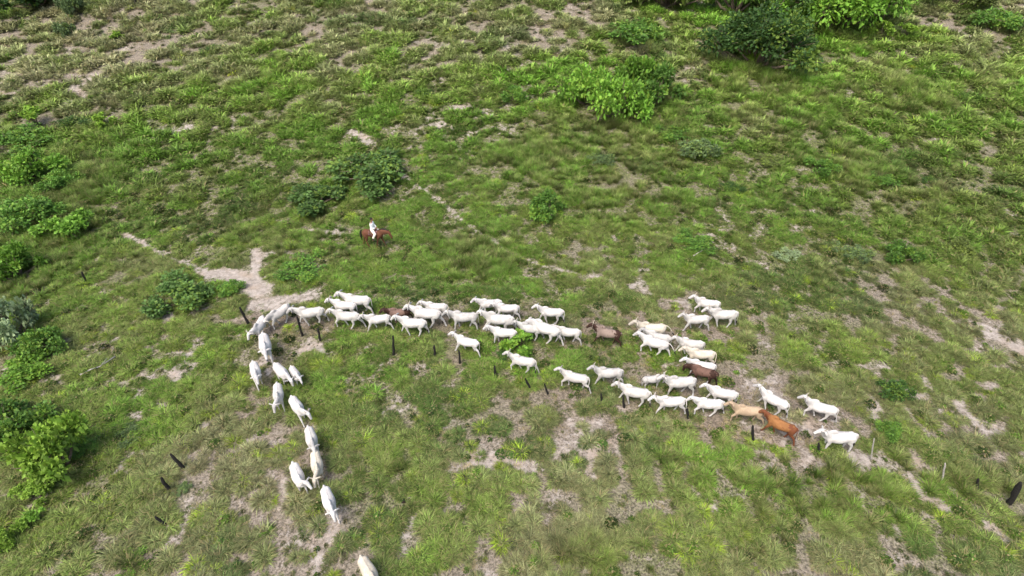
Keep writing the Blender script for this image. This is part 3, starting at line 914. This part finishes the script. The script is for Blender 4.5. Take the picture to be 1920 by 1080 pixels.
for s_ in (1, -1):
    q = Shape(); q.add(ring_loft([(.04, s_ * .30, -.10), (.06, s_ * .34, -.35), (.06, s_ * .35, -.62)], [.014] * 3, n=6))
    q.add(ring_loft([(.06, s_ * .30, -.66), (.06, s_ * .42, -.66)], [(.05, .012)] * 2, side=(1, 0, 0), n=8))
    link('stirrup', q.mesh('stirrup'), M_leather, sd_root)

def build_rider():
    """seated figure, origin on the saddle, facing +x"""
    root = empty('person', (0, 0, 0))
    body = Shape()
    # head with face
    hc = Vector((.05, 0, .80))
    body.add(ellipsoid(hc, (.098, .078, .118), n=16, m=12))
    body.add(ellipsoid(hc + Vector((.05, 0, -.07)), (.055, .055, .055)))
    body.add(ellipsoid(hc + Vector((.105, 0, -.01)), (.022, .016, .028)))
    for s_ in (1, -1):
        body.add(ellipsoid(hc + Vector((0, s_ * .082, -.01)), (.022, .014, .034)))
    body.add(ring_loft([(.0, 0, .55), (.02, 0, .62), (.04, 0, .72)], [(.062, .062), (.055, .055), (.056, .06)], n=12))
    body.add(ring_loft([(0, 0, .02), (-.01, 0, .2), (0, 0, .38), (0, 0, .52), (0, 0, .57)], [(.15, .11), (.14, .10), (.18, .115), (.17, .10), (.08, .07)], n=14))
    arms = {}
    for s_ in (1, -1):
        sh = Vector((0, s_ * .19, .50)); el = Vector((.06, s_ * .24, .24)); wr = Vector((.28, s_ * .08, .16))
        arms[s_] = (sh, el, wr)
        body.add(ring_loft([sh, sh.lerp(el, .5), el, el.lerp(wr, .5), wr], [.052, .046, .038, .034, .025], side=(0, 0, 1), n=10))
        d = (wr - el).normalized()
        pc = wr + d * .055
        body.add(ellipsoid(pc, (.05, .026, .040)))
        for k in range(4):      # four fingers curled round the reins
            b0 = pc + d * .035 + Vector((0, 0, .030 - .018 * k))
            L = (.034, .040, .037, .028)[k]
            body.add(ring_loft([b0, b0 + d * L, b0 + d * L * 1.1 + Vector((0, -s_ * .025, -.012)), b0 + d * L * .4 + Vector((0, -s_ * .035, -.018))], [.0095, .009, .0085, .0075], side=(0, 0, 1), n=6))
        body.add(ring_loft([pc + Vector((0, 0, .03)), pc + d * .03 + Vector((0, -s_ * .02, .045)), pc + d * .05 + Vector((0, -s_ * .03, .035))], [.011, .010, .008], side=(0, 1, 0), n=6))
        hip = Vector((.0, s_ * .12, .05)); kn = Vector((.30, s_ * .33, -.20)); an = Vector((.12, s_ * .37, -.58)); toe = Vector((.30, s_ * .38, -.62))
        body.add(ring_loft([hip, hip.lerp(kn, .5), kn, kn.lerp(an, .4), an], [.092, .078, .058, .054, .036], n=12))
        body.add(ring_loft([an + Vector((-.04, 0, -.02)), an + Vector((.06, 0, -.04)), toe], [(.036, .036), (.04, .035), (.03, .022)], n=10))
    bme = fuse(body, 'body', .014, 2); link('body', bme, M_skin, root)
    sh = Shape()
    sh.add(ring_loft([(-.01, 0, -.02), (-.02, 0, .1), (-.01, 0, .22), (0, 0, .38), (0, 0, .50), (0, 0, .565)], [(.185, .14), (.17, .13), (.165, .125), (.20, .135), (.19, .118), (.085, .08)], n=16))
    for s_, (a, e, w) in arms.items():
        sh.add(ring_loft([a + Vector((0, -s_ * .03, .01)), a.lerp(e, .5), e, e.lerp(w, .5), e.lerp(w, .85)], [.072, .062, .055, .050, .042], side=(0, 0, 1), n=12))
    link('shirt', fuse(sh, 'shirt', .02, 2), M_shirt, root)
    tr_ = Shape()
    tr_.add(ellipsoid((-.01, 0, .02), (.17, .19, .11)))
    for s_ in (1, -1):
        hip = Vector((.0, s_ * .12, .05)); kn = Vector((.30, s_ * .33, -.20)); an = Vector((.13, s_ * .37, -.50))
        tr_.add(ring_loft([hip, hip.lerp(kn, .5), kn, kn.lerp(an, .5), an], [.12, .105, .088, .082, .072], n=12))
    link('trousers', fuse(tr_, 'trousers', .02, 2), M_trouser, root)
    for s_ in (1, -1):
        b_ = Shape(); an = Vector((.12, s_ * .37, -.56)); toe = Vector((.31, s_ * .38, -.63))
        b_.add(ring_loft([an + Vector((.02, 0, .14)), an + Vector((0, 0, .03)), an + Vector((-.01, 0, -.02))], [.055, .05, .05], n=10))
        b_.add(ring_loft([an + Vector((-.05, 0, -.03)), an + Vector((.06, 0, -.045)), toe], [(.045, .045), (.05, .042), (.038, .028)], n=10))
        link('boot', fuse(b_, 'boot', .015, 1), M_boot, root)
    hr = Shape(); hr.add(ellipsoid(hc + Vector((-.022, 0, .028)), (.104, .09, .108), n=16, m=10))
    link('hair', hr.mesh('hair'), M_dark_hair, root)
    for s_ in (1, -1):
        fc = Shape(); fc.add(ellipsoid(hc + Vector((.088, s_ * .03, .005)), (.012, .014, .009), n=8, m=6))
        link('eye', fc.mesh('eye'), M_dark_hair, root)
    mo = Shape(); mo.add(ellipsoid(hc + Vector((.098, 0, -.055)), (.010, .024, .007), n=8, m=6))
    link('mouth', mo.mesh('mouth'), M_leather, root)
    return root
rider = build_rider(); rider.matrix_world = HM @ Matrix.Translation((.02, 0, 1.56)) @ Matrix.Scale(1.07, 4)
tag(rider, 'rider with dark hair in a pale shirt and cream trousers sitting astride the brown horse', 'person')

# ------------------------------------------------------------------ charred fence posts
POSTS = [  # top px, foot px, radius, material, label
 ((449,577),(467,608),.10,'c','charred post leaning left beside the cow that leads the turn'),
 ((557,592),(567,630),.09,'c','charred post standing in front of the head of the cow behind the corner'),
 ((596,616),(601,639),.09,'c','short charred post just right below the post in front of the cows'),
 ((737,630),(738,665),.09,'c','upright charred post below the dark brown cow, tallest of the left posts'),
 ((814,648),(816,669),.09,'c','charred post left of the small cow that walks alone below the file'),
 ((861,658),(862,681),.08,'c','charred post right under the small cow that walks alone below the file'),
 ((927,686),(929,705),.09,'c','charred post left below the horned cow under the leafy bush'),
 ((985,710),(994,729),.08,'c','charred post leaning left below the rump of the horned cow under the bush'),
 ((1021,720),(1027,739),.07,'c','thin charred post just left below the cow with a bent foreleg'),
 ((1127,738),(1128,753),.07,'c','short charred stub left of the large humped cow'),
 ((1168,742),(1170,764),.08,'c','charred post under the belly of the large humped cow'),
 ((1289,767),(1290,784),.08,'c','short charred post between the short horned cow and the striding one'),
 ((1411,798),(1412,826),.09,'c','thick charred post below the belly of the tan cow'),
 ((1535,831),(1536,850),.08,'c','charred post below the head of the cow at the right end'),
 ((1639,822),(1633,862),.04,'g','pale thin stick leaning right beside the cow at the right end'),
 ((1772,868),(1766,902),.05,'g','pale grey stake in the tall grass at the lower right'),
 ((1834,897),(1832,917),.07,'c','thin dark post between the pale stake and the thick leaning post'),
 ((1914,906),(1892,944),.15,'c','thick black post leaning right at the right edge of the picture'),
 ((320,852),(345,878),.10,'c','charred post leaning hard to the left, highest of the three in the lower left'),
 ((302,896),(318,919),.10,'c','charred post leaning left, middle of the three in the lower left'),
 ((291,969),(311,984),.08,'c','charred post nearly fallen over, lowest of the three in the lower left'),
 ((153,510),(162,529),.09,'c','dark thin post standing alone left of the sandy path'),
 ((253,-4),(254,11),.16,'c','dark stump at the top edge of the picture, left one of two'),
 ((393,-2),(394,10),.16,'c','dark stump at the top edge of the picture, right one of two'),
]
def post_mesh(L, r, rnd):
    path = []; rad = []
    for k in range(7):
        t = k / 6
        path.append((rnd.gauss(0, r * .12), rnd.gauss(0, r * .12), -.15 + t * (L + .15)))
        rad.append(r * (1.08 - .18 * t) * rnd.uniform(.88, 1.1))
    rad[-1] *= .75; path.append((path[-1][0] + r * .15, 0, L + r * .4)); rad.append(r * .35)
    V, F = ring_loft(path, rad, n=9)
    V = [v + Vector((rnd.gauss(0, r * .07), rnd.gauss(0, r * .07), rnd.gauss(0, r * .1))) for v in V]
    return mesh_np('fence_post', V, F)
prn = random.Random(5)
for (tp, ft, r, mt, label) in POSTS:
    b_ = px_ground(*ft)
    d = px_ray(*tp); t = b_.y / d.y      # the top lies in the plane facing the camera through the foot
    top = Vector((d.x * t, b_.y, CAM_H + d.z * t))
    # lean of the far posts is limited to what a post can have
    v = top - b_; L = v.length
    L = max(.45, min(2.4, L))
    me = post_mesh(L, r * .8, prn)
    o = link('fence_post', me, M_char if mt == 'c' else M_grey_wood)
    o.location = b_; o.rotation_euler = v.to_track_quat('Z', 'Y').to_euler()
    if mt == 'g': o.name = 'wooden_stake'
    if 'stump' in label:
        o.name = 'tree_stump'; tag(o, label, 'stump', 'dark stumps at the far end of the pasture')
    else:
        tag(o, label, 'post' if mt == 'c' else 'stake', 'old fence posts along the herd')

# dung
for (u, v, r, label) in ((727,895,.14,'round black dung pat on bare soil right of the lower file'),
                         (868,893,.15,'dark dung pat lowest in the middle, between two grass clumps'),
                         (577,736,.14,'small black dung pat right of the horned cow in the file'),
                         (757,942,.09,'tiny dark dung pat below right of the round black one'),
                         (536,858,.10,'small dark dung pat left of the creamy cow in the file')):
    p = px_ground(u, v); s = Shape()
    s.add(ellipsoid((0, 0, .02), (r, r * .85, .06), n=14, m=8)); s.add(ellipsoid((r * .2, 0, .06), (r * .6, r * .55, .05), n=12, m=8))
    q = random.Random(u)
    s.V = [v_ * (1 + q.uniform(-.08, .08)) for v_ in s.V]
    o = link('dung_pat', s.mesh('dung_pat'), M_dung); o.location = p
    tag(o, label, 'dung', 'dung pats on the pasture')

# fallen pale branches
for (pts, r, label) in (([(150,703),(172,692),(186,688),(216,668)],.05,'long pale dead branch lying in the grass at the left'),
                        ([(1322,466),(1300,480)],.06,'short dead branch lying on the grass above the separate group')):
    W = [px_ground(u, v, .18) for u, v in pts]; c0 = W[0].copy()
    s = Shape(); s.add(ring_loft([w - c0 for w in W], [r * (1 - .5 * k / len(W)) for k in range(len(W))], side=(0, 0, 1), n=8))
    s.add(ring_loft([(W[-2] - c0), (W[-2] - c0) + Vector((.3, .5, .25))], [r * .5, r * .15], side=(0, 0, 1), n=6))
    o = link('fallen_branch', s.mesh('fallen_branch'), M_grey_wood); o.location = c0
    tag(o, label, 'branch')

# ------------------------------------------------------------------ shrubs and small trees
def shrub_meshes(seed, nlobes, leaves, leaf, flat=.6, spread=1.0, trunk=.3):
    """crown of unit radius on a short trunk with limbs; built in unit size"""
    rnd = random.Random(seed)
    lobes = []
    for i in range(nlobes):
        a = i * 2.399 + rnd.uniform(-.5, .5); rr = spread * math.sqrt((i + .3) / nlobes) * rnd.uniform(.45, 1.0)
        z = trunk + flat * (.85 - .55 * (rr ** 2)) * rnd.uniform(.5, 1.3)
        lobes.append((Vector((rr * math.cos(a), rr * math.sin(a), z)), rnd.uniform(.12, .34), rnd.random()))
    V = []; F = []; Cc = []
    per = leaves // nlobes
    for c, r, bright in lobes:
        for _ in range(int(per * (r / .27) ** 2)):
            d = Vector((rnd.gauss(0, 1), rnd.gauss(0, 1), rnd.gauss(.25, .9))).normalized()
            rad = r * rnd.uniform(.35, 1.15) * (1 + .25 * mnoise.noise(d * 3 + c * 5))
            p = c + Vector((d.x * rad, d.y * rad, d.z * rad * .75))
            if p.z < .03: continue
            out_ = (d + Vector((rnd.gauss(0, .5), rnd.gauss(0, .5), rnd.gauss(.1, .4)))).normalized()
            up = Vector((rnd.gauss(0, .5), rnd.gauss(0, .5), 1)).normalized()
            s_ = out_.cross(up)
            if s_.length < .1: continue
            s_.normalize()
            L = leaf * rnd.uniform(.6, 1.35); w = L * rnd.uniform(.28, .42)
            k = len(V); nrm = s_.cross(out_)
            V += [p - out_ * L * .5, p + s_ * w - nrm * w * .3, p + out_ * L * .5 - Vector((0, 0, L * .2)), p - s_ * w - nrm * w * .3]
            F.append((k, k + 1, k + 2)); F.append((k, k + 2, k + 3))
            yel = 1.0 if (rnd.random() < .10 + .35 * (bright > .75)) else 0.0
            Cc += [(rnd.random() * .7 + .3 * bright, yel, 0)] * 4
    crown = mesh_np('crown', V, F, False); set_blade_attr(crown, np.array(Cc, np.float32)); crown.materials.append(M_leaf)
    T = Shape(); base_n = max(2, min(5, nlobes // 4))
    for i, (c, r, bq) in enumerate(lobes):
        a = i % base_n * 2 * math.pi / base_n
        b0 = Vector((.05 * math.cos(a), .05 * math.sin(a), -.05))
        m1 = b0.lerp(c, .45) + Vector((rnd.gauss(0, .04), rnd.gauss(0, .04), -.06))
        T.add(ring_loft([b0, m1, c + Vector((0, 0, -.05))], [.034, .022, .008], side=(0, 1, .1), n=7))
        for _ in range(4):
            e = c + Vector((rnd.gauss(0, r * .6), rnd.gauss(0, r * .6), rnd.gauss(0, r * .5)))
            T.add(ring_loft([m1.lerp(c, .7), e], [.010, .004], side=(0, 1, .1), n=5))
    trunkm = T.mesh('trunk'); trunkm.materials.append(M_bark)
    return crown, trunkm

KINDS = {   # several of each so that neighbours differ
 'tree': [shrub_meshes(101, 30, 11000, .066, .62, 1.05, .06), shrub_meshes(102, 26, 9500, .07, .66, 1.05, .06)],
 'bush': [shrub_meshes(201 + q_, 11 + q_ * 2, 3600, .112 - .004 * q_, .5 + .06 * (q_ % 3), .95, .04) for q_ in range(5)],
 'sapling': [shrub_meshes(301, 7, 800, .20, .8, .8, .15), shrub_meshes(302, 6, 700, .22, .9, .8, .12)],
 'low': [shrub_meshes(401, 14, 3000, .085, .34, 1.05, .02), shrub_meshes(402, 12, 2600, .09, .38, 1.05, .02)],
}
DG = (.048, .108, .024); MG = (.10, .215, .035); BG = (.14, .29, .035); LM = (.20, .34, .045); OG = (.14, .19, .05); SG = (.24, .32, .17); BGY = (.115, .18, .07); DM = (.085, .165, .040)
SHRUBS = [  # u centre, v foot, width px, height factor, kind, colour, label
 (1432,140,178,.95,'tree',DG,'big dark green spreading tree at the upper right, widest crown of all'),
 (1490,46,140,1.0,'tree',DM,'dark green tree at the top edge left behind the bright one'),
 (1580,64,180,1.15,'tree',BG,'bright green tree at the top edge right above the big dark tree'),
 (1395,92,60,.8,'bush',BG,'light green shrub touching the left side of the big dark tree'),
 (1408,122,42,.8,'bush',LM,'small lime shrub in front of the big dark tree'),
 (1500,60,46,.9,'bush',LM,'small lime shrub at the right side of the big dark tree'),
 (1262,22,130,.7,'bush',OG,'olive shrub at the top edge left of the dark trees'),
 (1200,14,70,.7,'bush',OG,'small olive shrub at the top edge, leftmost of the olive ones'),
 (1385,34,120,1.0,'bush',BG,'bright green shrub at the top edge between the olive one and the dark trees'),
 (1650,42,80,.7,'bush',MG,'mid green shrub right of the bright tree at the top'),
 (1652,74,46,.7,'sapling',LM,'lime sapling below the bright tree at the top, left of a pair'),
 (1697,74,40,.7,'sapling',LM,'lime sapling below the bright tree at the top, right of a pair'),
 (1800,20,120,.5,'bush',OG,'olive bush on the top edge near the right corner'),
 (1880,60,110,.6,'low',MG,'low green bush below the upper right corner'),
 (1106,205,100,.95,'bush',BG,'bright green bush at the left of the cluster left of the big tree'),
 (1160,232,110,1.0,'bush',BG,'big leafy bush at the front of the cluster, nearest the camera'),
 (1188,180,90,1.1,'bush',BG,'bright green bush at the back of the cluster'),
 (1228,208,100,.9,'bush',MG,'mid green bush at the right of the cluster'),
 (1185,84,120,.5,'low',MG,'low green thicket above the bush cluster, left of the big tree'),
 (1270,262,80,.4,'low',MG,'low green thicket below right of the bush cluster'),
 (965,196,48,.8,'bush',MG,'small round green shrub left of the bush cluster'),
 (1310,300,70,.6,'bush',BGY,'dark grey green shrub below the bush cluster'),
 (1125,310,60,.5,'low',BGY,'dark low shrub below the big leafy bush of the cluster'),
 (697,352,140,.42,'bush',DM,'dark wide shrub above the rider, right one of two'),
 (590,394,100,.42,'bush',DM,'dark shrub above left of the rider, left one of two'),
 (690,455,0,0,'skip',DG,''),
 (1022,420,80,.8,'bush',MG,'round green shrub right of the rider, alone in the middle'),
 (325,583,112,.5,'bush',DM,'dark shrub left below the sandy path'),
 (430,552,46,.6,'bush',MG,'small green shrub at the edge of the bare sand'),
 (560,520,100,.4,'low',MG,'low green thicket right of the sandy fork'),
 (135,30,50,1.3,'bush',BGY,'dark blue green bush near the upper left corner, upper one of two'),
 (122,72,40,.9,'bush',BGY,'dark grey green bush near the upper left corner, lower one of two'),
 (52,25,120,.5,'bush',DG,'dark bush at the very upper left corner'),
 (220,78,26,.7,'sapling',LM,'tiny lime sapling near the upper left'),
 (62,238,52,.7,'sapling',LM,'lime sapling at the left edge, upper area'),
 (192,242,40,.7,'sapling',LM,'yellow green sapling right of the lime one at the upper left'),
 (142,240,60,.5,'low',DG,'dark low shrub between the two lime saplings'),
 (30,280,110,.5,'low',MG,'green low thicket at the left edge below the lime sapling'),
 (55,345,90,.8,'bush',BG,'bright green bush at the left edge above the middle'),
 (110,360,70,.6,'bush',MG,'mid green bush right of the bright one at the left edge'),
 (45,430,110,.6,'bush',MG,'mid green bush at the left edge in the middle of the height'),
 (118,448,90,.6,'bush',BG,'bright green bush right of the mid green one in the middle left'),
 (20,530,90,.9,'bush',BG,'bright bush cut by the left edge above the silvery one'),
 (12,650,100,1.25,'bush',SG,'silvery grey green shrub cut by the left edge'),
 (75,670,84,.8,'bush',MG,'mid green bush right of the silvery shrub'),
 (30,720,110,.55,'low',BG,'bright low shrub below the silvery one'),
 (14,835,120,.8,'bush',MG,'mid green bush cut by the left edge beside the large lime one'),
 (98,900,130,1.25,'bush',LM,'large lime green bush in the lower left'),
 (60,940,80,.6,'bush',LM,'small lime bush right below the large lime one'),
 (150,850,60,.6,'low',MG,'low green shrub at the right of the large lime bush'),
 (4,1030,60,.9,'bush',LM,'yellow lime bush cut by the left edge near the bottom'),
 (66,985,46,.6,'sapling',BG,'bright sapling in the lower left between the lime bushes'),
 (240,830,56,.5,'low',BGY,'small grey green shrub left of the three leaning posts'),
 (340,925,34,.5,'low',BGY,'small grey green shrub beside the middle leaning post'),
 (972,662,64,.6,'sapling',BG,'small leafy bush with bright leaves in front of the hidden cow'),
 (945,668,40,.5,'low',DG,'dark low shrub at the left of the leafy bush amid the herd'),
 (1680,752,56,.9,'bush',DG,'dark green shrub at the right between the herd and the bare patch'),
 (1672,822,44,.8,'bush',MG,'mid green shrub right of the last cow'),
 (1694,495,60,.75,'bush',MG,'round green shrub at the right, left one of two'),
 (1810,478,50,.6,'bush',OG,'olive shrub at the right, right one of two'),
 (1606,488,70,.5,'low',BGY,'greyish low shrub left of the round green one'),
 (1545,330,56,.6,'bush',MG,'small green bush at the right above the middle'),
 (1655,350,60,.5,'low',MG,'low green shrub right of the small green bush'),
 (1450,310,60,.4,'low',OG,'low olive shrub left of the small green bush'),
 (1480,490,50,.5,'low',SG,'pale green clump above the separate group of cows'),
 (1745,345,40,.5,'low',DG,'dark low shrub at the right edge area above the middle'),
 (1300,470,80,.45,'low',MG,'low green thicket above the separate group of three'),
 (1130,700,0,0,'skip',DG,''),
 (1096,722,40,.4,'low',BGY,'small dark shrub below the cow with a bent foreleg'),
 (440,530,0,0,'skip',DG,''),
 (1380,360,50,.4,'low',DG,'small dark low shrub between the cluster and the separate group'),
 (800,180,40,.4,'low',DG,'small dark low shrub in the upper middle'),
 (900,100,60,.4,'low',OG,'olive low shrub in the upper middle'),
 (395,95,36,.4,'low',DG,'small dark shrub in the upper left quarter'),
 (1570,862,60,.5,'low',OG,'olive bush in front of the last cow\'s forelegs'),
 (240,1068,60,.45,'low',BG,'bright green low plant at the bottom left'),
 (1400,930,0,0,'skip',DG,''),
]
srn = random.Random(9); cnt = {}
for (u, v, w, hf, kind, colr, label) in SHRUBS:
    if kind == 'skip': continue
    p = px_ground(u, max(v, 1)); r = w / px_scale(max(v, 1)) / 2
    cnt[kind] = cnt.get(kind, -1) + 1
    cr, tk = KINDS[kind][cnt[kind] % len(KINDS[kind])]
    nm = {'tree': 'broadleaf_tree', 'bush': 'shrub', 'sapling': 'sapling', 'low': 'shrub'}[kind]
    root = empty(nm, p + Vector((0, r * .45, 0)), srn.uniform(0, 6.28))
    root.location.z = float(height(root.location.x, root.location.y))
    hf *= {'tree': 1.15, 'bush': 1.75, 'sapling': 1.5, 'low': 1.5}[kind]
    r *= 1.1
    root.scale = (r * 1.08, r * 1.08 * srn.uniform(.9, 1.1), r * hf)
    tag(root, label, {'tree': 'tree', 'bush': 'shrub', 'sapling': 'sapling', 'low': 'shrub'}[kind], 'shrubs and young trees in the pasture')
    oc = link('crown', cr, parent=root); ot = link('trunk', tk, parent=root)
    j = srn.uniform(.85, 1.15)
    oc.color = (colr[0] * j, colr[1] * j, colr[2] * j, 1)
